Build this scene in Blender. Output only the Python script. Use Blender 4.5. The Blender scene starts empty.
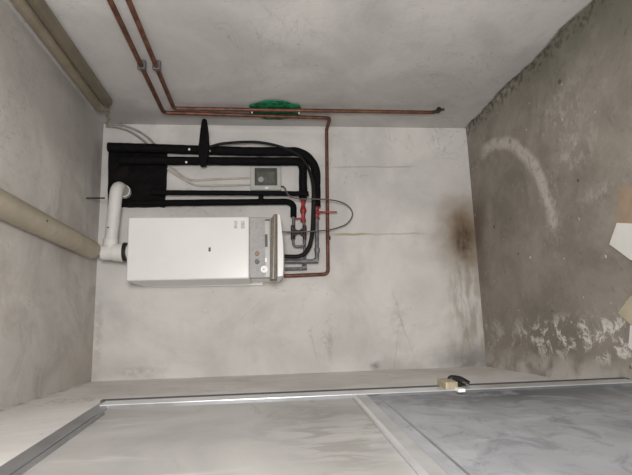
import bpy, bmesh, math, random
from mathutils import Vector, Matrix, noise
random.seed(7)
C = bpy.context.scene.collection
# ------------------------------------------------------------------ frame of reference
# The photograph was taken with the camera turned on its side: real "up" is the
# photograph's left.  World here: Z up, Y into the room, X towards the right wall.
CAM = Vector((0.0, 0.0, 1.36))
RX = Vector((-0.02874365, 0.98410454, -0.17524856))
RY = Vector((-0.09792816, -0.17724998, -0.97928164))
RZ = Vector((-0.99477831, -0.01098636, 0.10146636))
F = 500.0
XL, XR, YB, ZC = -0.273, 1.29, 3.08, 2.36
YF = -0.45                                   # how far the room shell runs towards / past the camera

def at(px, py, **k):
    """point where the sight line of a measured spot meets a known plane of the room"""
    v = Vector((px - 316, -(py - 237.5), -F))
    w = Vector((RX.dot(v), RY.dot(v), RZ.dot(v)))
    n, val = next(iter(k.items()))
    a = 'XYZ'.index(n)
    return CAM + w * ((val - CAM[a]) / w[a])

def bw(px, py, off):                          # on a plane `off` in front of the back wall
    return at(px, py, Y=YB - off)

# ------------------------------------------------------------------ node helpers
class NT:
    def __init__(s, name):
        s.m = bpy.data.materials.new(name); s.m.use_nodes = True
        s.t = s.m.node_tree; s.n = s.t.nodes; s.l = s.t.links
        s.b = s.n['Principled BSDF']; s.pos = None; s.xyz = None
    def put(s, sock, v):
        if v is None: return
        if hasattr(v, 'links') or isinstance(v, bpy.types.NodeSocket): s.l.new(v, sock)
        else: sock.default_value = v
    def math(s, op, a, b=None, c=None, clamp=False):
        n = s.n.new('ShaderNodeMath'); n.operation = op; n.use_clamp = clamp
        s.put(n.inputs[0], a); s.put(n.inputs[1], b); s.put(n.inputs[2], c)
        return n.outputs[0]
    def p(s):
        if s.pos is None:
            g = s.n.new('ShaderNodeTexCoord'); s.pos = g.outputs['Object']
            x = s.n.new('ShaderNodeSeparateXYZ'); s.l.new(s.pos, x.inputs[0]); s.xyz = x.outputs
        return s.pos
    def ax(s, i): s.p(); return s.xyz[i]
    def noise(s, scale, detail=4, rough=.55, dist=0, vec=None):
        n = s.n.new('ShaderNodeTexNoise'); n.inputs['Scale'].default_value = scale
        n.inputs['Detail'].default_value = detail; n.inputs['Roughness'].default_value = rough
        n.inputs['Distortion'].default_value = dist
        s.l.new(vec or s.p(), n.inputs['Vector']); return n.outputs[0]
    def stretch(s, sc):
        n = s.n.new('ShaderNodeVectorMath'); n.operation = 'MULTIPLY'
        s.l.new(s.p(), n.inputs[0]); n.inputs[1].default_value = sc; return n.outputs[0]
    def ramp(s, v, a, b, lo=0., hi=1., smooth=True):
        n = s.n.new('ShaderNodeMapRange'); n.interpolation_type = 'SMOOTHSTEP' if smooth else 'LINEAR'
        s.put(n.inputs[0], v)
        for i, q in enumerate((a, b, lo, hi)): n.inputs[i + 1].default_value = q
        return n.outputs[0]
    def mix(s, f, a, b):
        n = s.n.new('ShaderNodeMix'); n.data_type = 'RGBA'
        s.put(n.inputs[0], f)
        for k, v in ((6, a), (7, b)):
            if isinstance(v, tuple): v = (*v[:3], 1)
            s.put(n.inputs[k], v)
        return n.outputs[2]
    def ell(s, i, j, ci, cj, ri, rj, wob=.0, wscale=8, soft=.6):
        """soft elliptical patch in the plane of axes i, j"""
        a = s.math('DIVIDE', s.math('SUBTRACT', s.ax(i), ci), ri)
        b = s.math('DIVIDE', s.math('SUBTRACT', s.ax(j), cj), rj)
        d = s.math('SQRT', s.math('ADD', s.math('MULTIPLY', a, a), s.math('MULTIPLY', b, b)))
        if wob: d = s.math('ADD', d, s.math('MULTIPLY', s.math('SUBTRACT', s.noise(wscale), .5), wob))
        return s.ramp(d, 1 + soft * .5, 1 - soft)
    def ring(s, i, j, ci, cj, ri, rj, w, wob=.3, wscale=8):
        a = s.math('DIVIDE', s.math('SUBTRACT', s.ax(i), ci), ri)
        b = s.math('DIVIDE', s.math('SUBTRACT', s.ax(j), cj), rj)
        d = s.math('SQRT', s.math('ADD', s.math('MULTIPLY', a, a), s.math('MULTIPLY', b, b)))
        d = s.math('ADD', d, s.math('MULTIPLY', s.math('SUBTRACT', s.noise(wscale), .5), wob))
        return s.ramp(s.math('ABSOLUTE', s.math('SUBTRACT', d, 1)), w, w * .25)
    def mul(s, *a):
        r = a[0]
        for q in a[1:]: r = s.math('MULTIPLY', r, q)
        return r
    def done(s, col, rough=.6, metal=0., bump=None, bs=.2, bd=.01, spec=.5):
        if isinstance(col, tuple): col = (*col[:3], 1)
        s.put(s.b.inputs['Base Color'], col); s.put(s.b.inputs['Roughness'], rough)
        s.b.inputs['Metallic'].default_value = metal
        s.b.inputs['Specular IOR Level'].default_value = spec
        if bump is not None:
            n = s.n.new('ShaderNodeBump'); n.inputs['Strength'].default_value = bs
            n.inputs['Distance'].default_value = bd
            s.l.new(bump, n.inputs['Height']); s.l.new(n.outputs[0], s.b.inputs['Normal'])
        return s.m

def simple(name, col, rough=.5, metal=0., var=.12, scale=30., bs=.05, spec=.5, dirt=None):
    t = NT(name); n = t.noise(scale, 3)
    dk = tuple(c * (1 - var) for c in col); lt = tuple(min(1, c * (1 + var)) for c in col)
    c = t.mix(t.ramp(n, .3, .7), dk, lt)
    if dirt:
        c = t.mix(t.mul(t.ramp(t.noise(dirt[1], 5, .65), .52, .75), dirt[2]), c, dirt[0])
    return t.done(c, rough, metal, n, bs, .002, spec)

# ------------------------------------------------------------------ plaster and concrete
def plaster(name, base, kind):
    t = NT(name)
    big = t.noise(1.6, 5, .6, .6); mid = t.noise(7, 5, .65, .4); fine = t.noise(60, 3, .6)
    b = base
    c = t.mix(t.ramp(big, .3, .72), tuple(q * .80 for q in b), tuple(min(1, q * 1.08) for q in b))
    c = t.mix(t.mul(t.ramp(mid, .52, .78), .42), c, tuple(q * .74 for q in b))
    c = t.mix(t.mul(t.ramp(t.noise(4.3, 6, .7, 1.2), .58, .74), .35), c, (b[0] * 1.05, b[1] * 1.05, b[2] * 1.06))
    # hairline cracks: thin iso-lines of a warped noise, only in places
    cr = t.math('ABSOLUTE', t.math('SUBTRACT', t.noise(2.1, 6, .62, 1.0), .5))
    where = t.ramp(t.noise(1.3, 2, .5), .52, .66)
    c = t.mix(t.mul(t.ramp(cr, .006, .0015), where, .35), c, (.22, .20, .17))
    # tiny dark specks
    c = t.mix(t.mul(t.ramp(t.noise(38, 2, .5), .70, .76), .35), c, (.2, .18, .15))
    X, Y, Z = 0, 1, 2
    if kind == 'back':
        # rust coloured damp stain rising from the floor
        s = t.ell(Z, X, .07, .56, .20, .28, .7, 7, .9)
        c = t.mix(t.mul(s, .88), c, (.235, .16, .09))
        s2 = t.ell(Z, X, .08, .53, .075, .15, .9, 9, .9)
        c = t.mix(t.mul(s2, .92), c, (.075, .038, .016))
        run = t.mul(t.ell(Z, X, .08, .12, .14, .50, .5, 6, .8), t.ramp(t.noise(1, 4, .6, .3, t.stretch((6, 1, 26))), .38, .65))
        c = t.mix(t.mul(run, .75), c, (.33, .29, .22))
        # grey damp at the foot next to the left wall and along that corner
        s3 = t.ell(Z, X, .06, -.22, .30, .09, .9, 12, .9); c = t.mix(t.mul(s3, .75), c, (.28, .27, .25))
        s4 = t.ell(Z, X, .62, -.25, .10, .06, .9, 14, .8); c = t.mix(t.mul(s4, .35), c, (.30, .29, .27))
        s5 = t.ell(Z, X, 2.20, -.20, .22, .09, .9, 10, .9); c = t.mix(t.mul(s5, .35), c, (.42, .38, .34))
        for (px, py, rz, rx, k, w) in ((375, 366, .035, .035, .8, 18), (400, 372, .16, .02, .5, 14), (470, 366, .10, .07, .8, 16), (398, 318, .05, .16, .28, 12), (330, 345, .02, .10, .3, 14), (140, 372, .12, .03, .4, 12), (98, 330, .03, .25, .35, 9)):
            q = at(px, py, Y=YB); m = t.mul(t.ell(Z, X, q.z, q.x, rz, rx, 1.1, w, .8), t.ramp(t.noise(22, 5, .7), .38, .58)); c = t.mix(t.mul(m, k), c, (.26, .25, .235))
        def crack(p0, p1, wd=.0022):
            nonlocal c
            a, b = at(*p0, Y=YB), at(*p1, Y=YB)
            f = (b.z - a.z) / (b.x - a.x)
            d = t.math('SUBTRACT', t.math('SUBTRACT', t.ax(Z), a.z), t.mul(t.math('SUBTRACT', t.ax(X), a.x), f))
            d = t.math('ABSOLUTE', t.math('ADD', d, t.mul(t.math('SUBTRACT', t.noise(12, 4, .7), .5), .05)))
            lo, hi = min(a.x, b.x), max(a.x, b.x)
            c = t.mix(t.mul(t.ramp(d, wd * 1.8, wd * .6), t.ramp(t.ax(X), lo - .02, lo + .02), t.ramp(t.ax(X), hi + .02, hi - .02), .26), c, (.24, .23, .215))
        crack((393, 292), (402, 325)); crack((400, 318), (413, 352)); crack((398, 330), (394, 372)); crack((240, 320), (262, 300)); crack((312, 338), (318, 362))
        pk = t.ramp(t.noise(2.6, 4, .6, .8), .5, .68); c = t.mix(t.mul(pk, .30), c, (.70, .655, .645))
        # old chases scored through the plaster, filled a little yellower
        def line(z0, z1, x, w, col, k):
            nonlocal c
            d = t.math('ABSOLUTE', t.math('SUBTRACT', t.math('ADD', t.ax(X), t.mul(t.math('SUBTRACT', t.noise(9, 2), .5), .02)), x))
            m = t.mul(t.ramp(d, w, w * .3), t.ramp(t.ax(Z), z0 - .06, z0 + .04), t.ramp(t.ax(Z), z1 + .06, z1 - .02))
            c = t.mix(t.mul(m, k), c, col)
        line(.36, .92, at(380, 234, Y=YB).x, .008, (.33, .30, .24), .38)
        line(.72, .90, at(345, 234.5, Y=YB).x, .011, (.40, .35, .20), .75)
        line(.40, .88, at(380, 167, Y=YB).x, .007, (.34, .31, .28), .50)
        line(.95, 1.7, at(300, 131, Y=YB).x, .020, (.74, .73, .71), .5)
    if kind == 'right':
        # plaster is broken off along the floor, bare cement shows
        lim = t.math('ADD', .008, t.mul(t.math('SUBTRACT', t.noise(5, 4, .6), .45), .07))
        m = t.ramp(t.math('SUBTRACT', t.ax(Z), lim), .012, -.006)
        c = t.mix(m, c, t.mix(t.ramp(t.noise(30, 4), .35, .65), (.10, .095, .075), (.24, .23, .20)))
        g = t.ell(Z, Y, .3, 2.62, .30, .18, .8, 10, .9); c = t.mix(t.mul(g, .20), c, (.38, .36, .33))
        g2 = t.ell(Z, Y, 2.0, 2.93, .40, .10, .9, 10, .9); c = t.mix(t.mul(g2, .45), c, (.40, .37, .36))
        g3 = t.ell(Z, Y, 1.62, 2.80, .16, .16, .9, 10, .9); c = t.mix(t.mul(g3, .30), c, (.42, .36, .42))
        # long shallow trowel scratches
        sc = t.noise(1, 4, .6, .4, t.stretch((1, 4, 16)))
        c = t.mix(t.mul(t.ramp(sc, .60, .74), .22), c, (.40, .38, .35))
    if kind == 'left':
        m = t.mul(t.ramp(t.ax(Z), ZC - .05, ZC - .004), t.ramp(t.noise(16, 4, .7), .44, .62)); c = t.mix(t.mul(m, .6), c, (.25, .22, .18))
    if kind == 'ceiling':
        sc = t.noise(1, 4, .6, .4, t.stretch((5, 2, 1)))
        c = t.mix(t.mul(t.ramp(sc, .5, .78), .28), c, (.36, .33, .29))
        b2 = t.ramp(t.noise(3.2, 6, .68, 1.0), .46, .66); c = t.mix(t.mul(b2, .45), c, (.36, .33, .31))
        g = t.ell(X, Y, 1.05, 2.3, .22, .8, .9, 5, .9); c = t.mix(t.mul(g, .5), c, (.30, .27, .26))
        g = t.ell(X, Y, -.19, 3.0, .30, .45, .8, 7, .9); c = t.mix(t.mul(g, .45), c, (.35, .31, .27))
    h = t.math('ADD', t.mul(mid, .7), t.mul(fine, .25))
    return t.done(c, .9, 0, h, .35, .012, .25)

def concrete():
    t = NT('old_concrete'); X, Y, Z = 0, 1, 2
    big = t.noise(2.4, 6, .65, .5); mid = t.noise(11, 6, .7, .3); fine = t.noise(90, 3, .6)
    c = t.mix(t.ramp(big, .32, .7), (.215, .193, .165), (.33, .30, .26))
    c = t.mix(t.mul(t.ramp(mid, .5, .74), .4), c, (.38, .355, .32))
    c = t.mix(t.mul(t.ramp(t.noise(24, 4, .7), .58, .72), .4), c, (.10, .09, .075))
    # tide mark: pale arc left by standing water
    a = t.ring(X, Y, .40, 2.80, .64, .60, .085, .10, 6)
    a = t.mul(a, t.ramp(t.ax(X), .36, .52), t.ramp(t.ax(Y), 2.95, 2.78))
    c = t.mix(t.mul(a, t.ramp(t.noise(22, 4, .7), .28, .52), .85), c, (.55, .51, .47))
    a2 = t.ell(X, Y, .50, 2.20, .20, .07, .7, 12, .8)
    c = t.mix(t.mul(a2, t.ramp(t.noise(26, 4, .7), .45, .62), .6), c, (.55, .51, .47))
    # pale scuffs nearer the camera
    for (cx, cy, rx, ry, k) in ((.74, 1.98, .10, .16, .5), (.95, 2.05, .14, .25, .35), (.50, 1.86, .05, .14, .35), (.62, 2.28, .06, .12, .35)):
        m = t.mul(t.ell(X, Y, cx, cy, rx, ry, .8, 12, .9), t.ramp(t.noise(17, 5, .7), .45, .64))
        c = t.mix(t.mul(m, k), c, (.58, .55, .51))
    # salt bloom along the left wall
    band = t.mul(t.ramp(t.ax(X), .05, -.05), t.ramp(t.ax(X), -.22, -.12), t.ramp(t.ax(Y), 2.75, 2.3, .40, 1.))
    m = t.mul(band, t.ramp(t.noise(11, 7, .78, .5), .51, .60))
    c = t.mix(t.mul(m, .9), c, (.72, .69, .65))
    foot = t.mul(t.ramp(t.ax(X), -.12, -.25), t.ramp(t.noise(6, 4, .6), .35, .6))
    c = t.mix(t.mul(foot, .6), c, (.60, .58, .55))
    # rusty damp at the foot of the back wall, greenish dirt by the right wall
    r = t.ell(X, Y, .60, 3.06, .24, .16, .6, 9, .9); c = t.mix(t.mul(r, .5), c, (.13, .085, .055))
    g = t.mul(t.ramp(t.math('ADD', t.ax(X), t.mul(t.math('SUBTRACT', t.noise(6, 4), .5), .3)), .93, 1.26), t.ramp(t.ax(Y), 2.7, 1.8))
    c = t.mix(t.mul(g, .65), c, (.085, .095, .062))
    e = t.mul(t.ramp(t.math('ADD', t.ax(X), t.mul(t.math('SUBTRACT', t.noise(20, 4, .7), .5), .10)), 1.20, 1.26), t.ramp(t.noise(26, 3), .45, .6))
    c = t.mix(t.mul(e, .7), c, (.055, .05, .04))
    # small pits
    c = t.mix(t.mul(t.ramp(t.noise(19, 1, .4), .755, .785), .6), c, (.03, .028, .025))
    c = t.mix(t.mul(t.ramp(t.noise(27, 1, .4, 0, t.stretch((1, 1.3, 1))), .76, .79), .6), c, (.7, .66, .6))
    h = t.math('ADD', t.mul(mid, .8), t.mul(fine, .3))
    return t.done(c, .85, 0, h, .5, .012, .3)

def steel_sheet(name, warm):
    t = NT(name)
    b = (.395, .385, .37) if warm else (.37, .38, .40)
    big = t.noise(2.6, 5, .6, .8)
    c = t.mix(t.ramp(big, .3, .7), tuple(q * .86 for q in b), tuple(q * 1.12 for q in b))
    st = t.noise(1, 5, .65, .8, t.stretch((2, 3, 12)))
    c = t.mix(t.mul(t.ramp(st, .56, .72), .40), c, tuple(q * .52 for q in b))
    st2 = t.noise(1, 5, .65, .5, t.stretch((3, 9, 2)))
    c = t.mix(t.mul(t.ramp(st2, .56, .72), .45), c, tuple(min(1, q * 1.5) for q in b))
    Y, Z = 1, 2
    if warm:
        g = t.mul(t.ell(Z, Y, 1.18, 1.35, .17, .34, .8, 5, .9), t.ramp(t.noise(1, 5, .65, 1.2, t.stretch((3, 14, 6))), .45, .58))
        c = t.mix(t.mul(g, .55), c, (.20, .19, .17))
    else:
        g = t.ell(Z, Y, .45, 1.68, .55, .17, 1., 5, .9); c = t.mix(t.mul(g, t.ramp(t.noise(5, 5, .65, .8), .36, .56), .9), c, (.105, .105, .115))
        n5 = t.noise(1, 6, .72, 1.0, t.stretch((3, 5, 7))); c = t.mix(t.mul(t.ramp(n5, .50, .64), .55), c, (.17, .18, .205))
        n6 = t.noise(1, 5, .7, 1.4, t.stretch((2, 4, 4))); c = t.mix(t.mul(t.ramp(n6, .55, .70), .45), c, (.50, .51, .53))
        g = t.mul(t.ell(Z, Y, .50, 1.45, .35, .30, .9, 6, .9), t.ramp(t.noise(9, 5, .7, .6), .50, .66)); c = t.mix(t.mul(g, .55), c, (.20, .205, .215))
    return t.done(c, .55, 0 if warm else .15, big, .06, .004, .45)

M = dict(
    back=plaster('white_plaster', (.715, .695, .67), 'back'),
    right=plaster('grey_white_plaster', (.59, .575, .56), 'right'),
    left=plaster('white_plaster_by_door', (.80, .78, .755), 'left'),
    ceil=plaster('dull_plaster', (.62, .59, .555), 'ceiling'),
    conc=concrete(),
    enamel=simple('white_enamel', (.76, .755, .735), .30, var=.02, scale=5, bs=.01),
    grille=simple('panel_grey', (.34, .33, .32), .45, var=.10, scale=80, bs=.03),
    olive=simple('brown_fascia', (.12, .095, .07), .5, var=.25, scale=60),
    rubber=simple('black_foam', (.006, .0055, .006), .8, var=.35, scale=70, bs=.4, spec=.12),
    sheet=simple('black_sheeting', (.0055, .005, .0052), .7, var=.4, scale=25, bs=.5, spec=.10, dirt=((.028, .018, .016), 12, .5)),
    cable=simple('black_cable', (.012, .011, .011), .6, spec=.2),
    copper=simple('aged_copper', (.15, .062, .038), .5, .4, var=.35, scale=25, dirt=((.065, .034, .022), 9, .9)),
    steel=simple('dull_metal', (.17, .17, .185), .55, .5, var=.2, scale=40),
    brass=simple('worn_brass', (.50, .43, .31), .45, .5, var=.2, scale=60),
    red=simple('red_lever', (.33, .028, .035), .45, var=.25, scale=50),
    valve=simple('dark_valve', (.045, .028, .026), .5, .3, var=.4, scale=60),
    pvc=simple('white_flue_plastic', (.74, .73, .70), .45, var=.05, scale=12),
    beige=simple('beige_pipe', (.39, .34, .26), .45, var=.10, scale=6, bs=.03, dirt=((.28, .23, .16), 9, .5)),
    khaki=simple('khaki_conduit', (.235, .20, .145), .35, var=.15, scale=8, dirt=((.20, .17, .12), 10, .6)),
    khakid=simple('dark_khaki_conduit', (.15, .128, .09), .4, var=.15, scale=8, dirt=((.12, .10, .07), 10, .6)),
    wirew=simple('grey_white_wire', (.50, .47, .42), .5, var=.10, scale=20),
    wired=simple('dark_grey_wire', (.11, .10, .095), .6),
    wireg=simple('grey_wire', (.30, .285, .26), .6, var=.15, scale=20),
    green=simple('green_cloth', (.012, .16, .065), .8, var=.6, scale=28, bs=.7, spec=.2),
    boxp=simple('grey_box_plastic', (.47, .47, .44), .35, var=.06, scale=20),
    screen=simple('grey_green_window', (.10, .105, .085), .25, var=.25, scale=50),
    bezel=simple('dark_bezel', (.05, .05, .045), .4),
    white=simple('white_plastic', (.85, .85, .83), .4, var=.03),
    frame=simple('grey_steel_frame', (.30, .305, .315), .33, .55, var=.12, scale=10, dirt=((.18, .18, .18), 12, .4)),
    midrail=simple('pale_steel_rail', (.46, .46, .46), .35, .3, var=.10, scale=9, dirt=((.30, .30, .30), 12, .4)),
    gap_shade=simple('painted_gap_shade', (.08, .08, .085), .6),
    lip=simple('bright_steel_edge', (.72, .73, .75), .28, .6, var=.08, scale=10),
    warm=steel_sheet('warm_grey_sheet', True),
    cold=steel_sheet('blue_grey_sheet', False),
    card=simple('brown_cardboard', (.34, .26, .185), .8, var=.08, scale=14, spec=.2),
    card2=simple('tan_cardboard', (.47, .42, .31), .8, var=.08, scale=14, spec=.2),
    paper=simple('white_paper', (.70, .69, .66), .8, var=.03, scale=10, spec=.2),
    twine=simple('frayed_twine', (.33, .28, .21), .9, var=.2, scale=60),
    print=simple('faint_print', (.50, .50, .49), .5, var=.45, scale=240),
    orange=simple('amber_button', (.25, .13, .05), .4),
    black=simple('black_plastic', (.012, .012, .012), .35),
)

# ------------------------------------------------------------------ mesh helpers
def finish(name, bm, mat, parent=None, smooth=True, bevel=0, seg=2, loc=None):
    bmesh.ops.recalc_face_normals(bm, faces=bm.faces)
    me = bpy.data.meshes.new(name); bm.to_mesh(me); bm.free()
    me.materials.append(mat)
    o = bpy.data.objects.new(name, me); C.objects.link(o)
    if smooth:
        for f in me.polygons: f.use_smooth = True
        md = None
        try: me.set_sharp_from_angle(angle=math.radians(38))
        except Exception: pass
    if bevel:
        b = o.modifiers.new('edge', 'BEVEL'); b.width = bevel; b.segments = seg; b.limit_method = 'ANGLE'; b.harden_normals = True
    if parent is not None:
        o.parent = parent
        o.matrix_parent_inverse = Matrix.Translation(-Vector(parent.location))
    return o

def empty(name, loc, label=None, cat=None, group=None, kind=None):
    o = bpy.data.objects.new(name, None); C.objects.link(o); o.location = loc
    o.empty_display_size = .05
    return tag(o, label, cat, group, kind)

def tag(o, label=None, cat=None, group=None, kind=None):
    for k, v in (('label', label), ('category', cat), ('group', group), ('kind', kind)):
        if v: o[k] = v
    return o

def box(bm, lo, hi):
    vs = [bm.verts.new((x, y, z)) for x in (lo[0], hi[0]) for y in (lo[1], hi[1]) for z in (lo[2], hi[2])]
    for q in ((0, 1, 3, 2), (4, 6, 7, 5), (0, 4, 5, 1), (2, 3, 7, 6), (0, 2, 6, 4), (1, 5, 7, 3)):
        bm.faces.new([vs[i] for i in q])

def boxb(*a):
    bm = bmesh.new(); box(bm, *a); return bm

def fillet(pts, rad, n=7):
    out = [pts[0]]
    for i in range(1, len(pts) - 1):
        a, b, c = pts[i - 1], pts[i], pts[i + 1]
        u = (a - b); v = (c - b); r = min(rad, u.length * .49, v.length * .49)
        p, q = b + u.normalized() * r, b + v.normalized() * r
        for k in range(n + 1):
            s = k / n
            out.append(p * (1 - s) ** 2 + b * 2 * s * (1 - s) + q * s * s)
    out.append(pts[-1]); return out

def spline(pts, n=8):
    P = [pts[0] * 2 - pts[1]] + list(pts) + [pts[-1] * 2 - pts[-2]]
    out = []
    for i in range(1, len(P) - 2):
        a, b, c, d = P[i - 1:i + 3]
        for k in range(n):
            s = k / n
            out.append(.5 * ((2 * b) + (c - a) * s + (2 * a - 5 * b + 4 * c - d) * s * s + (3 * b - a - 3 * c + d) * s ** 3))
    out.append(pts[-1]); return out

def tube(bm, path, r, seg=14, cap=True, lump=0, lscale=20):
    """swept tube; r may be a number or a function of the fraction along the path"""
    n = len(path); L = [0]
    for i in range(1, n): L.append(L[-1] + (path[i] - path[i - 1]).length)
    tan = []
    for i in range(n):
        tan.append((path[min(i + 1, n - 1)] - path[max(i - 1, 0)]).normalized())
    t0 = tan[0]; ref = Vector((0, 0, 1)) if abs(t0.z) < .8 else Vector((1, 0, 0))
    nrm = (ref - t0 * ref.dot(t0)).normalized(); rings = []
    for i in range(n):
        nrm = (nrm - tan[i] * nrm.dot(tan[i])).normalized(); bi = tan[i].cross(nrm)
        rr = r(L[i] / L[-1]) if callable(r) else r
        ring = []
        for k in range(seg):
            a = 2 * math.pi * k / seg
            q = path[i] + (nrm * math.cos(a) + bi * math.sin(a)) * rr
            if lump: q += (q - path[i]).normalized() * lump * noise.noise(q * lscale)
            ring.append(bm.verts.new(q))
        rings.append(ring)
    for i in range(n - 1):
        for k in range(seg):
            bm.faces.new((rings[i][k], rings[i][(k + 1) % seg], rings[i + 1][(k + 1) % seg], rings[i + 1][k]))
    if cap: bm.faces.new(rings[0][::-1]); bm.faces.new(rings[-1])

def tubeb(path, r, **k):
    bm = bmesh.new(); tube(bm, path, r, **k); return bm

def dense(path, step):
    out = []
    for a, b in zip(path, path[1:]):
        n = max(1, int((b - a).length / step))
        out += [a.lerp(b, i / n) for i in range(n)]
    return out + [path[-1]]

def prism(bm, poly, d):
    """closed polygon of Vectors pushed along d"""
    a = [bm.verts.new(p) for p in poly]; b = [bm.verts.new(p + d) for p in poly]
    bm.faces.new(a); bm.faces.new(b[::-1])
    for i in range(len(a)):
        j = (i + 1) % len(a); bm.faces.new((a[i], b[i], b[j], a[j]))

def prismb(poly, d):
    bm = bmesh.new(); prism(bm, poly, d); return bm

def disc_axis(bm, c, axis, r, h, seg=20):
    axis = axis.normalized(); tube(bm, [c - axis * h / 2, c + axis * h / 2], r, seg=seg)

def discb(c, axis, r, h, seg=20):
    bm = bmesh.new(); disc_axis(bm, c, axis, r, h, seg); return bm

VX, VY, VZ = Vector((1, 0, 0)), Vector((0, 1, 0)), Vector((0, 0, 1))

# ------------------------------------------------------------------ the room
def slab(name, origin, u, v, nu, nv, back, mat, amp=.004, sc=3.0, extra=None):
    """a slightly uneven plastered face with thickness behind it"""
    bm = bmesh.new(); nrm = u.cross(v).normalized(); g = []
    for i in range(nu + 1):
        row = []
        for j in range(nv + 1):
            p = origin + u * (i / nu) + v * (j / nv)
            e = min(i, nu - i, j, nv - j)
            k = 0 if e == 0 else 1
            q = p + back.normalized() * (-amp * k * noise.noise(p * sc))
            if extra: q = extra(q, p)
            row.append(bm.verts.new(q))
        g.append(row)
    for i in range(nu):
        for j in range(nv): bm.faces.new((g[i][j], g[i + 1][j], g[i + 1][j + 1], g[i][j + 1]))
    ed = [e for e in bm.edges if e.is_boundary]
    r = bmesh.ops.extrude_edge_only(bm, edges=ed)
    nv_ = [x for x in r['geom'] if isinstance(x, bmesh.types.BMVert)]
    for x in nv_: x.co += back
    be = [e for e in bm.edges if e.is_boundary]
    bmesh.ops.contextual_create(bm, geom=be)
    o = finish(name, bm, mat); o['kind'] = 'structure'; return o

slab('wall_back', Vector((XL, YB, 0)), VX * (XR - XL), VZ * ZC, 40, 60, VY * .12, M['back'], .003)
slab('wall_right', Vector((XR, YF, 0)), VY * (YB - YF), VZ * ZC, 70, 50, VX * .12, M['right'], .003, 2.2)
slab('ceiling', Vector((XL, YF, ZC)), VX * (XR - XL), VY * (YB - YF), 36, 70, VZ * .12, M['ceil'], .005)

def floor_shape(q, p):
    d = XR - p.x
    if d < .09: q = q + VZ * (.006 * (1 - d / .09) * (.45 + noise.noise(p * 9)))
    d = p.x - XL
    if d < .10: q = q + VZ * (.010 * (1 - d / .10) * max(0, .5 + noise.noise(p * 7)) * (1 if p.y > 1.95 else 0))
    return q
slab('floor', Vector((XL, YF, 0)), VX * (XR - XL), VY * (YB - YF), 60, 110, VZ * -.12, M['conc'], .005, 4, floor_shape)

# left wall, with the door's shallow opening in it
DH, DY0, DY1 = 1.895, .86, 1.80
bm = bmesh.new()
W = -.13
box(bm, (XL + W, DY1, 0), (XL, YB, ZC)); box(bm, (XL + W, YF, DH), (XL, DY1, ZC)); box(bm, (XL + W, YF, 0), (XL, DY0, DH))
box(bm, (XL + W - .03, DY0 - .02, 0), (XL + W + .02, DY1 + .02, DH + .02))
wl = finish('wall_left', bm, M['left'], smooth=False); wl['kind'] = 'structure'

# ------------------------------------------------------------------ door: leaf standing slightly ajar
# local frame of the leaf: s runs from free edge (0) towards the hinges, n is its thickness
FE = Vector((-.227, 1.83, 0)); dS = Vector((-.0605, -1, 0)).normalized(); dN = Vector((-1, .0605, 0)).normalized()
ZB, ZT, SW = .012, 1.915, .985
door = empty('door_1', (FE.x, FE.y, 0), kind='structure')
def leafbox(s0, s1, n0, n1, z0, z1):
    bm = bmesh.new(); box(bm, (s0, n0, z0), (s1, n1, z1))
    for v in bm.verts: v.co = FE + dS * v.co.x + dN * v.co.y + VZ * v.co.z
    return bm
zr0, zr1 = 1.0, 1.068
finish('stile', leafbox(0, .085, 0, .034, ZB, ZT), M['frame'], door, bevel=.004)
finish('stile', leafbox(SW - .06, SW, 0, .034, ZB, ZT), M['frame'], door, bevel=.004)
finish('rail', leafbox(.085, SW - .06, 0, .034, ZT - .045, ZT), M['frame'], door, bevel=.003)
finish('rail', leafbox(.085, SW - .06, 0, .034, zr0 + .022, zr1), M['midrail'], door, bevel=.003)
finish('bead', leafbox(.085, SW - .06, .003, .012, zr0 - .012, zr0 + .022), M['cold'], door)
finish('bead', leafbox(.085, SW - .06, .002, .010, zr0 - .018, zr0 - .012), M['frame'], door)
finish('bead', leafbox(.090, SW - .06, -.003, .006, zr1 - .006, zr1 + .006), M['lip'], door)
finish('rail', leafbox(.085, SW - .06, 0, .034, ZB, ZB + .09), M['frame'], door, bevel=.003)
finish('panel', leafbox(.085, SW - .06, .008, .026, zr1, ZT - .045), M['warm'], door, smooth=False)
finish('panel', leafbox(.085, SW - .06, .008, .026, ZB + .09, zr0), M['cold'], door, smooth=False)
finish('gap_shade_strip', leafbox(-.006, .022, -.004, .020, ZB, ZT), M['gap_shade'], door)  # dark strip paints the shadow of the gap along the free edge
finish('sheen_strip', leafbox(.030, .095, -.005, .0, ZB + .02, ZT - .02), M['lip'], door, bevel=.002)  # pale strip paints the glancing reflection on the stile face
bm = leafbox(.085, .097, -.002, .010, zr1, ZT - .045)
finish('bead', bm, M['frame'], door)
bm = leafbox(.18, SW - .06, -.002, .010, ZT - .062, ZT - .056); finish('bead', bm, M['frame'], door)
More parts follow.
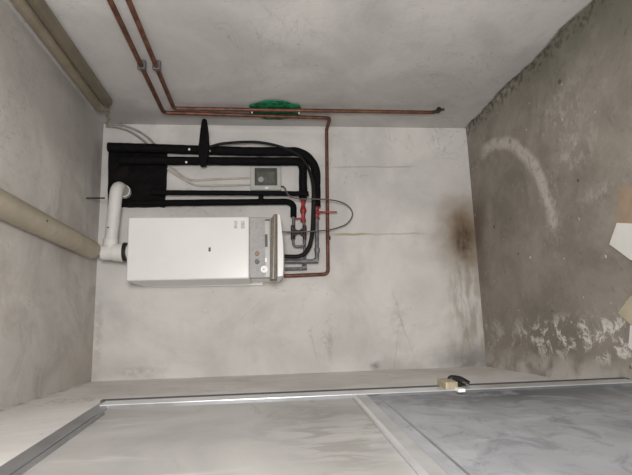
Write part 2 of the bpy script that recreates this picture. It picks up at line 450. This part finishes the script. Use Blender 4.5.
# handle near the free edge, on the lower panel's stile
zh = at(446, 385, Y=1.80).z
hd = empty('door_handle', FE + dS * .03 + VZ * zh); hd.parent = door; hd.matrix_parent_inverse = Matrix.Translation(-FE)
def leafpart(name, mat, s0, s1, n0, n1, z0, z1, par, bevel=.003):
    o = finish(name, leafbox(s0, s1, n0, n1, z0, z1), mat, par, bevel=bevel); return o
bpy.context.view_layer.update()
def sub(o):
    o.matrix_parent_inverse = Matrix.Translation(-(FE + dS * .03 + VZ * zh)); return o
sub(leafpart('lock_plate', M['brass'], -.002, .090, -.030, .002, zh - .022, zh + .022, hd))
sub(leafpart('strike', M['white'], .092, .125, -.012, .0, zh - .034, zh - .008, hd, .002))
sub(leafpart('lever_stop', M['black'], .01, .09, -.022, .0, zh - .036, zh - .023, hd, .002))
lv = [FE + dS * .020 + dN * -.018 + VZ * (zh - .020), FE + dS * .020 + dN * -.030 + VZ * (zh - .022),
      FE + dS * .020 + dN * -.026 + VZ * (zh - .055), FE + dS * .028 + dN * -.008 + VZ * (zh - .083)]
sub(finish('lever', tubeb(fillet(lv, .02), lambda f: .013, seg=12), M['black'], hd))
for z in (.25, 1.0, 1.7):
    c = FE + dS * (SW + .004) + dN * .012 + VZ * z
    finish('hinge', discb(c, VZ, .010, .10, 14), M['frame'], door)

# ------------------------------------------------------------------ boiler
Yb = 2.69
x0, x1 = at(130, 281, Y=Yb).x, at(130, 217, Y=Yb).x
zt = at(126.8, 250, Y=Yb).z; zp = at(249.5, 250, Y=Yb).z; zq = at(271.5, 250, Y=Yb).z; ze = at(283, 250, Y=Yb).z
boiler = empty('gas_boiler', ((x0 + x1) / 2, YB, ze), 'white wall-hung gas boiler with grey control panel and round gauge', 'boiler')
finish('casing', boxb((x0, Yb, zp), (x1, YB - .012, zt)), M['enamel'], boiler, bevel=.010, seg=3)
finish('back_frame', boxb((x0 + .012, Yb + .02, ze + .01), (x1 - .012, YB - .001, zp)), M['enamel'], boiler, bevel=.005)
cp = finish('control_panel', boxb((x0 + .004, Yb + .006, zq), (x1 - .004, Yb + .05, zp)), M['grille'], boiler, bevel=.004)
def on_panel(px, py, d=.0): return at(px, py, Y=Yb + .006 - d)
def childof(o): o.parent = cp; o.matrix_parent_inverse = cp.matrix_world.inverted() @ Matrix.Identity(4); return o
def panelpart(name, bm, mat, bevel=0):
    o = finish(name, bm, mat, None, bevel=bevel); o.parent = cp
    o.matrix_parent_inverse = Matrix.Translation(-Vector(boiler.location)).inverted() @ Matrix.Identity(4)
    o.matrix_parent_inverse = Matrix.Identity(4)
    return o
def pbox(px0, py0, px1, py1, d0=0, d1=.004):
    a, b = on_panel(px0, py0), on_panel(px1, py1)
    return boxb((min(a.x, b.x), Yb + .006 - d1, min(a.z, b.z)), (max(a.x, b.x), Yb + .006 - d0 + .002, max(a.z, b.z)))
panelpart('label_strip', pbox(265.0, 220, 270, 277, 0, .003), M['boxp'])
panelpart('display', pbox(264.8, 234.5, 267.6, 247, 0, .006), M['bezel'], .001)
panelpart('indicator', pbox(265, 219.5, 270, 221, 0, .005), M['bezel'])
panelpart('indicator', pbox(265, 258, 267, 262, 0, .005), M['frame'])
panelpart('button', discb(on_panel(257, 253.6, .006), VY, .0115, .018), M['orange'], .002)
panelpart('knob', discb(on_panel(257, 261.6, .010), VY, .0115, .026), M['black'], .002)
g = panelpart('gauge', discb(on_panel(264.2, 269.3, .005), VY, .0185, .014, 28), M['frame'])
panelpart('gauge_face', discb(on_panel(264.2, 269.3, .012), VY, .0155, .004, 28), M['white'])
pn = bmesh.new(); c = on_panel(264.2, 269.3, .0155); box(pn, (c.x - .0012, c.y, c.z - .002), (c.x + .0012, c.y + .003, c.z + .011))
panelpart('gauge_needle', pn, M['black'])
# olive brown drop front and the curved white skirt below it
P = lambda L, y: [at(a, b, Y=y) for a, b in L]
finish('drop_front', prismb(P([(269.8, 279.5), (270.9, 219), (274.0, 214), (277.2, 214), (277.2, 279.5)], 2.655), VY * .09), M['olive'], boiler, bevel=.003)
finish('drop_front_trim', prismb(P([(272.6, 279), (274.2, 215.5), (275.2, 215.5), (273.8, 279)], 2.652), VY * .01), M['khaki'], boiler)
arc = [(277.3, 277), (277.3, 214)] + [(277.3 + 6.4 * math.sin(math.pi * (.14 + .50 * k / 12)) , 215 + 61 * k / 12) for k in range(13)]
finish('skirt', prismb(P(arc, 2.665), VY * .20), M['enamel'], boiler, bevel=.003)
# badge and faint printed marks on the casing
bd = at(209.6, 249.5, Y=Yb)
finish('badge', boxb((bd.x - .011, Yb - .003, bd.z - .0055), (bd.x + .011, Yb + .002, bd.z + .0055)), M['bezel'], boiler, bevel=.001)
for (pa, pb) in ((234.2, 237.4), (241, 244.6)):
    a, b = at(pa, 221, Y=Yb), at(pb, 228.5, Y=Yb)
    finish('printed_mark', boxb((min(a.x, b.x), Yb - .0012, min(a.z, b.z)), (max(a.x, b.x), Yb + .001, max(a.z, b.z))), M['print'], boiler, smooth=False)
# mounting rail seen below the casing
finish('wall_bracket', boxb((x0 - .006, YB - .03, zq + .05), (x0 + .03, YB - .001, zt - .03)), M['enamel'], boiler, bevel=.003)

# ------------------------------------------------------------------ flue
YFl = 2.87
fx = at(110, 252.5, Y=YFl); fe = at(113, 185, Y=YFl)
flue = empty('flue_pipe', (fx.x, fx.y, fx.z), 'white plastic flue elbow from the boiler\'s left end into the black sheeting', 'flue pipe')
A = Vector((fx.x, YFl, fx.z))
top = zt
zf = A.z
fz = lambda px: at(px, 252, Y=YFl).z
def zseg(name, p0, p1, r, mat, bev=.003):
    finish(name, tubeb([Vector((A.x, YFl, fz(p0))), Vector((A.x, YFl, fz(p1)))], r, seg=28), mat, flue, bevel=bev)
finish('neck', tubeb([Vector((A.x, YFl, zt + .001)), Vector((A.x, YFl, fz(126)))], .040, seg=28), M['pvc'], flue)
zseg('collar', 127.5, 123.8, .055, M['black'], .002)
zseg('socket', 123.8, 120.5, .054, M['pvc'])
zseg('socket', 120.6, 113.5, .049, M['pvc'])
zseg('tee', 115, 101.5, .043, M['pvc'], .006)
el = fillet([Vector((A.x, YFl, zf)), Vector((fe.x, YFl, fz(114))), Vector((fe.x, YB - .039, fz(114)))], .075, 12)
finish('elbow_pipe', tubeb(el, .036, seg=28), M['pvc'], flue)
finish('socket', tubeb([Vector((A.x + .035, YFl, zf)), Vector((A.x + .075, YFl, zf - .002))], .041, seg=28), M['pvc'], flue, bevel=.003)
finish('socket', tubeb([Vector((fe.x, YB - .085, fz(114))), Vector((fe.x, YB - .055, fz(114)))], .041, seg=28), M['pvc'], flue, bevel=.003)
finish('screw', discb(Vector((A.x + .135, YFl - .040, zf + .004)), VY, .004, .006, 10), M['bezel'], flue)
cl = Vector((at(108, 199, Y=YFl).x, YFl, zf))
hb = bmesh.new(); tube(hb, [cl + Vector((0, -.02, .036)), Vector((cl.x, YFl - .02, ZC + .0))], .0045, seg=10)
finish('hanger_rod', hb, M['valve'], flue)
finish('hanger_rod', tubeb([cl + Vector((0, .03, .03)), Vector((cl.x - .03, YB - .05, zf + .02))], .005, seg=10), M['valve'], flue)

# big beige pipe under the ceiling
pe = at(98, 249.5, Y=2.82)
zc = ZC - .0505
bp = empty('exhaust_pipe', (.466, 1.2, ZC), 'thick beige plastic pipe running in from the left to the white flue elbow', 'pipe')
def sagx(y): return pe.x + (2.82 - y) * .018
finish('pipe', tubeb([Vector((sagx(y), y, zc)) for y in (-.35, .4, 1.2, 2.0, 2.818)], .050, seg=32), M['beige'], bp)
finish('screw', discb(Vector((sagx(2.13) , 2.13, zc - .050)), VZ, .005, .004, 10), M['bezel'], bp)

# ------------------------------------------------------------------ black sheeting block and lagged pipes
a, b = bw(106, 206, .05), bw(166, 145, .05)
bm = bmesh.new()
nx, nz = 14, 14
box(bm, (a.x, YB - .032, b.z), (b.x, YB - .004, a.z))
bmesh.ops.subdivide_edges(bm, edges=bm.edges[:], cuts=7, use_grid_fill=True)
for v in bm.verts:
    v.co += Vector((.008 * noise.noise(v.co * 14), .006 * noise.noise(v.co * 11 + Vector((3, 1, 2))), .010 * noise.noise(v.co * 13 + Vector((7, 0, 0)))))
    v.co.y = min(v.co.y, YB - .002)
sheeting = finish('black_sheeting', bm, M['sheet'])
tag(sheeting, 'square of crumpled black sheeting on the wall at the left end of the black pipes', 'sheeting')

def lag(name, label, pts, r, fil=.05, group=None):
    path = dense(fillet([bw(*p) for p in pts], fil, 10), .02)
    e = empty(name, path[0], label, 'pipe', group)
    finish('lagging', tubeb(path, r, seg=18, lump=r * .07, lscale=26), M['rubber'], e)
    return e, path
t1, _ = lag('lagged_pipe', 'thickest black lagged pipe, outermost and uppermost of the bundle above the boiler', [(108, 147, .078), (250, 151.5, .078), (302, 151.5, .078), (316, 166, .078), (316, 207, .078)], .028, .07)
t2, _ = lag('lagged_pipe', 'second thick black lagged pipe, bending down to a red valve', [(120, 160.5, .073), (300, 161.5, .064), (303, 167, .062), (303, 199, .062)], .0262, .04)
t3, _ = lag('lagged_pipe', 'slim straight black lagged pipe passing just under the grey wall box', [(150, 192.5, .100), (298, 193.6, .113), (308.5, 193.6, .113)], .0155)
t4, _ = lag('lagged_pipe', 'slim black lagged pipe nearest the boiler, bending down beside the filling valve', [(128, 203.4, .072), (288, 201.6, .062), (293.5, 205, .062), (293.5, 217, .062)], .0195, .04)
for (par, px, py, off, rr) in ((t1, 190, 149, .078, .029), (t2, 187, 161.5, .066, .0255), (t1, 210, 150.5, .078, .029)):
    c = bw(px, py + 1.5, off); finish('white_tie', discb(c + Vector((-.004, -rr, 0)), VY, .0065, .008, 10), M['white'], par)

# bare metal ends
def fit(par, name, pts, r, mat, fil=.02, seg=14):
    return finish(name, tubeb(fillet([bw(*p) for p in pts], fil), r, seg=seg), mat, par)
fit(t1, 'bare_pipe', [(316.5, 206, .078), (317, 261.2, .078), (284.5, 261.5, .078)], .0125, M['steel'])
for (px, py) in ((317, 250), (315.8, 260.6), (304, 261.4)):
    c = bw(px, py, .078); finish('union_nut', discb(c, VX if py < 255 else VZ, .0165, .028, 6), M['steel'], par := t1)
fit(t2, 'bare_pipe', [(303.2, 198, .050), (305, 268.7, .050), (284.5, 269, .050)], .0095, M['steel'])
c = bw(304.4, 267.4, .05); finish('union_nut', discb(c, VZ, .0155, .030, 6), M['steel'], t2)
fit(t4, 'bare_pipe', [(293.5, 215, .062), (293.6, 239, .062)], .0105, M['steel'])

def valve(par, px, y0, y1, off, lever):
    """red ball valve on a pipe running across the photograph's vertical"""
    v = empty('valve', bw(px, (y0 + y1) / 2, off)); v.parent = par; v.matrix_parent_inverse = Matrix.Translation(-Vector(par.location))
    base = Matrix.Translation(-Vector(v.location))
    a, b = bw(px, y0, off), bw(px, y1, off)
    prof = lambda f: .012 + .0085 * math.exp(-((f - .5) / .13) ** 2) + (.005 if f < .16 or f > .84 else 0)
    o = finish('valve_body', tubeb([a.lerp(b, k / 24) for k in range(25)], prof, seg=16), M['red'], v); o.matrix_parent_inverse = base
    p, q = [bw(*z) for z in lever]
    o = finish('valve_lever', tubeb([p, p.lerp(q, .3), q], lambda f: .0048 if f > .1 else .008, seg=10), M['red'], v); o.matrix_parent_inverse = base
valve(t2, 303.2, 199, 222, .056, [(303, 218.5, .075), (294.5, 218.5, .085)])
valve(t1, 317, 206, 219, .078, [(317.5, 212, .100), (337, 212, .108)])

# filling valve: two small taps tied by a cross-shaped pair of levers, with a hose loop
fv = empty('filling_valve', bw(298.5, 232, .08), 'dark cross-shaped filling valve between the two bare pipes right of the boiler', 'valve')
fx1 = [(291.5, 227.5), (298.5, 231.5), (306, 227)], [(291.5, 237), (298.5, 232.5), (306, 237.5)]
for L in fx1:
    finish('tap_lever', tubeb(spline([bw(px, py, .092) for px, py in L], 6), .0085, seg=12, lump=.001), M['valve'], fv)
for px in (292.6, 304.6):
    finish('tap_body', tubeb([bw(px, 225.5, .088), bw(px, 232, .088), bw(px, 239.5, .088)], .0115, seg=12), M['valve'], fv)
finish('stub', tubeb([bw(286, 232, .092), bw(293, 232, .092)], .0045, seg=10), M['valve'], fv)
finish('hose_loop', tubeb(fillet([bw(293, 239, .088), bw(293.5, 246.5, .088), bw(304, 246.5, .088), bw(304.5, 239, .088)], .025), .0075, seg=12), M['steel'], fv)

# clamp joining the two slim pipes
cb = bmesh.new(); p, q = bw(258.5, 204.5, .062), bw(263.5, 193.5, .10)
box(cb, (p.x, YB - .094, q.z), (q.x, YB - .050, p.z))
cl_ = finish('pipe_clip', cb, M['rubber'], t4, bevel=.004)

# black cable arching over the bundle and down to the boiler
path = spline([bw(*p) for p in ((209, 147, .118), (225, 143.3, .118), (255, 142, .118), (278, 146, .118), (296, 153.5, .120), (306, 164, .126), (311.5, 178, .140), (313.5, 192, .152), (313.3, 212, .130), (312, 235, .118), (308, 249, .112), (300, 256, .110), (284.5, 256.5, .110))], 10)
hose = empty('boiler_hose', path[0], 'thin black hose arching over the lagged pipes and curling in to the boiler', 'hose')
finish('hose', tubeb(path, lambda f: .0085 if f < .5 else .0085 + .0045 * min(1, (f - .5) * 6), seg=12), M['cable'], hose)

# black wedge bracket reaching from the pipes towards the right wall
poly = [(201.6, 119.5), (203.5, 117.6), (206.6, 119), (208.4, 133), (209.2, 150), (206, 165), (200, 165.5), (197.6, 150), (199, 140), (200, 130)]
br = prismb([bw(a_, b_, .150) for a_, b_ in poly], VY * .040)
tag(finish('pipe_strap', br, M['rubber'], bevel=.008, seg=3), 'upright tapered black strap crossing the two thick lagged pipes', 'strap')

# ------------------------------------------------------------------ wall box and its cables
a, b = bw(250.5, 190, .04), bw(281, 166, .04)
wb = empty('wall_box', ((a.x + b.x) / 2, YB, b.z), 'small grey plastic wall box with dark window above the boiler', 'control box')
finish('housing', boxb((a.x, YB - .042, b.z), (b.x, YB - .002, a.z)), M['boxp'], wb, bevel=.006, seg=3)
def wbx(px0, py0, px1, py1, y0, y1):
    p, q = bw(px0, py0, .044), bw(px1, py1, .044)
    return boxb((min(p.x, q.x), y0, min(p.z, q.z)), (max(p.x, q.x), y1, max(p.z, q.z)))
finish('bezel', wbx(254.6, 168.2, 277.2, 185.4, YB - .050, YB - .040), M['bezel'], wb, bevel=.003)
finish('window', wbx(257, 172, 275, 183.5, YB - .052, YB - .048), M['screen'], wb, bevel=.001)
finish('dial', discb(bw(261, 179.5, .053), VY, .017, .006, 24), M['grille'], wb, bevel=.001)
finish('button', wbx(265, 187, 268.5, 189, YB - .048, YB - .041), M['white'], wb, bevel=.001)

def cable(name, label, pts, r, mat, cat='cable', group=None):
    path = spline([bw(*p) for p in pts], 8)
    return tag(finish(name, tubeb(path, r, seg=10), mat), label, cat, group)
cable('thermostat_cable', 'thin dark cable looping out from the wall box past the copper pipe and back', [(279.5, 187.5, .002), (282, 186.3, .06), (284.8, 188, .14), (288.5, 195, .156), (297, 198.6, .148), (312, 199, .172), (332, 200, .150), (346, 204.5, .10), (352.5, 213.5, .08), (347, 223.5, .08), (333, 229, .100), (318, 231, .150), (300, 231.8, .150), (282, 232, .145)], .0040, M['wired'])
cable('electric_cable', 'upper of two pale cables running into the grey wall box', [(168, 165, .012), (175, 170.5, .012), (186, 178, .012), (196, 180.4, .012), (215, 179.2, .012), (250.3, 178, .012)], .0065, M['wirew'])
cable('electric_cable', 'lower of two pale cables running into the grey wall box', [(162, 165, .012), (174, 173.8, .012), (187, 181.5, .012), (197, 185.3, .012), (215, 185.6, .012), (250.3, 184.8, .012)], .0065, M['wirew'])
cable('grey_cable', 'upper of two grey cables curving from the corner onto the black pipes', [(106.5, 124.5, .014), (118, 124.6, .014), (133, 128.8, .014), (146, 136, .014), (155, 144.5, .014)], .0068, M['wireg'])
cable('grey_cable', 'lower of two grey cables curving from the corner onto the black pipes', [(106, 126.6, .026), (117, 127.4, .026), (130, 131.6, .026), (141, 138.6, .026), (148, 144.6, .026)], .0068, M['wireg'])

# ------------------------------------------------------------------ copper pipework on the right wall
XP = 1.257; rp = .0112
def copper(name, label):
    return empty(name, (XR, 2.8, 1.0), label, 'pipe')
# the gas line: comes along the wall, turns down it, crosses to the back wall, then runs to the boiler
pa = at(163.5, 112.5, X=XP); pc = at(330, 118, X=XP); pa.x = pc.x = XP
zg = bw(327.6, 130, .03).z; zg2 = pc.z
gp = copper('copper_pipe', 'long copper gas pipe turning down the back wall and running to the boiler')
pts = [Vector((XP, -.35, pa.z)), Vector((XP, pa.y, pa.z)), Vector((XP, pc.y, pc.z)), Vector((XP, YB - .035, zg2)), Vector((at(328, 274, Y=YB - .035).x, YB - .035, at(328, 274, Y=YB - .035).z)), at(284, 276, Y=YB - .035)]
finish('pipe', tubeb(fillet(pts, .03), rp, seg=16), M['copper'], gp)
finish('coupling', discb(bw(328.2, 238, .035), VX, .0145, .022, 16), M['copper'], gp)
pb = at(174, 108.5, X=XP); pd = at(434, 112.5, X=XP)
cp2 = copper('copper_pipe', 'straight copper pipe on the wall ending in a small capped stub')
pts2 = [Vector((XP, -.35, pb.z)), Vector((XP, pb.y, pb.z)), Vector((XP, pd.y, pd.z)), Vector((XP - .012, pd.y - .055, pd.z - .006))]
finish('pipe', tubeb(fillet(pts2, .028), rp, seg=16), M['copper'], cp2)
cpv = Vector((XP - .012, pd.y - .055, pd.z - .006))
finish('stop_cap', discb(cpv + Vector((0, -.004, 0)), VY, .0165, .030, 6), M['valve'], cp2)
finish('cap_tail', tubeb([cpv, cpv + Vector((.004, -.012, -.035))], .008, seg=10), M['valve'], cp2)
# clips screwed to the wall
for (par, z) in ((gp, pa.z), (cp2, pb.z)):
    y = at(152, 67, X=XP).y
    k = bmesh.new(); box(k, (XP - .014, y - .011, z - .020), (XR - .0008, y + .011, z + .020))
    finish('pipe_clip', k, M['steel'], par, bevel=.004)
for (par, yy, zz, px) in ((cp2, pb.y, 0, 252), (cp2, pd.y, 0, 299)):
    f = (at(px, 112, X=XP).z - pb.z) / (pd.z - pb.z)
    c = Vector((XP - .012, pb.y + (pd.y - pb.y) * f + .012, at(px, 112, X=XP).z)); finish('white_tie', discb(c, VX, .006, .008, 10), M['white'], par)

# green cloth stuffed behind the two pipes
za, zb = at(250, 110, X=1.28).z, at(300, 110, X=1.28).z; yc = at(275, 110.3, X=1.28).y
bm = bmesh.new(); bmesh.ops.create_uvsphere(bm, u_segments=48, v_segments=28, radius=1)
for v in bm.verts:
    d = v.co.normalized()
    s = lambda q: math.copysign(abs(q) ** .62, q)
    q = Vector((s(d.x) * .0065, s(d.y) * (.115 + .014 * math.cos(d.z * 5)), s(d.z) * (za - zb) / 2))
    q *= 1 + .10 * noise.noise(d * 3.1) + .05 * noise.noise(d * 9)
    q.x += .003 * noise.noise(d * 7 + Vector((5, 5, 5)))
    q += Vector((1.2785, yc, (za + zb) / 2)); q.x = min(q.x, XR - .0005); v.co = q
tag(finish('green_cloth', bm, M['green']), 'crumpled green cloth stuffed behind the copper pipes', 'cloth')

# ------------------------------------------------------------------ two conduits in the upper corner
for (label, dz, rr, yend, mat) in (('lighter khaki conduit, left one of the pair in the photo\'s upper left corner', 2.285, .0285, 2.76, 'khaki'),
                                   ('darker khaki conduit, right one of the pair in the photo\'s upper left corner', 2.224, .0285, 2.69, 'khakid')):
    e = empty('conduit', (XR, 1.2, dz), label, 'conduit')
    x = XR - rr - .001
    finish('tube', tubeb([Vector((x, y, dz)) for y in (-.35, .5, 1.3, 2.1, yend)], rr, seg=24), M[mat], e)
    finish('end_sleeve', tubeb([Vector((x, yend - .02, dz)), Vector((x, yend + .012, dz))], rr + .0012, seg=24), M[mat], e, bevel=.002)
tw = spline([at(107, 106, Y=2.77), at(108.5, 112, Y=2.85), at(106.5, 115, Y=2.93), at(109, 119, Y=2.99), at(106.5, 123.5, Y=3.04)], 8)
tag(finish('frayed_string', tubeb(tw, lambda f: .007 + .004 * math.sin(f * 19), seg=10, lump=.003, lscale=60), M['twine']), 'frayed string hanging between the conduit ends and the grey cables', 'string')
nb = spline([bw(121.5, 126, .03), bw(122.5, 121.5, .04), bw(121.5, 118.5, .05)], 6)
tag(finish('cable_clip', tubeb(nb, .006, seg=10), M['wireg']), 'short grey clip sticking up from the grey cables', 'clip')

# ------------------------------------------------------------------ cardboard and papers on the floor
def sheet(name, label, cat, px, extra, z, th, mat, curl=0):
    pts = [at(a_, b_, Z=z) for a_, b_ in px] + [Vector((*e_, z)) for e_ in extra]
    o = finish(name, prismb(pts, VZ * th), mat, smooth=False)
    return tag(o, label, cat)
sheet('cardboard', 'brown cardboard piece lying under the larger white sheet at the photo edge', 'cardboard', [(619.4, 191), (617.4, 228), (630, 250)], [(.26, 1.52), (.50, 1.50)], .003, .006, M['card'])
sheet('paper_sheet', 'white paper sheet lying tilted on brown cardboard', 'paper', [(617.3, 222.8), (609.7, 244.2), (631, 260)], [(.19, 1.60), (.27, 1.53), (.335, 1.66)], .011, .002, M['paper'])
sheet('cardboard', 'tan cardboard corner pointing at the concrete above the smaller white paper', 'cardboard', [(632, 296), (619.3, 313), (632, 324.5)], [(-.05, 1.60), (.08, 1.60)], .003, .006, M['card2'])
sheet('paper_sheet', 'smaller white paper scrap nearest the metal door', 'paper', [(630.5, 325), (628.8, 347), (632, 350)], [(-.13, 1.60), (-.045, 1.60)], .012, .002, M['paper'])

# ------------------------------------------------------------------ light: even daylight, plus an unseen soft lamp beside the camera
w = bpy.data.worlds.new('daylight'); bpy.context.scene.world = w; w.use_nodes = True
w.node_tree.nodes['Background'].inputs[0].default_value = (.97, .985, 1, 1)
w.node_tree.nodes['Background'].inputs[1].default_value = .60
def area(name, loc, target, sx, sy, power, col):
    l = bpy.data.lights.new(name, 'AREA'); l.shape = 'RECTANGLE'; l.size = sx; l.size_y = sy; l.energy = power; l.color = col
    o = bpy.data.objects.new(name, l); C.objects.link(o); o.location = loc
    o.rotation_euler = (Vector(target) - Vector(loc)).to_track_quat('-Z', 'Y').to_euler(); return o
area('camera_side_lamp', (.25, -.12, 1.42), (.30, 3.0, 1.20), .3, .3, 40, (1, .972, .948))  # soft lamp beside the camera, out of view

# ------------------------------------------------------------------ camera
cam = bpy.data.cameras.new('camera'); cam.sensor_width = 36; cam.sensor_fit = 'HORIZONTAL'; cam.lens = F / 632 * 36
cam.clip_start = .02
co = bpy.data.objects.new('camera', cam); C.objects.link(co)
R = Matrix((RX, RY, RZ))
co.matrix_world = Matrix.Translation(CAM) @ R.to_4x4()
s = bpy.context.scene; s.camera = co
s.view_settings.view_transform = 'Standard'; s.view_settings.look = 'None'
s.view_settings.gamma = 1; s.view_settings.use_curve_mapping = False
s.view_settings.exposure = 0.0
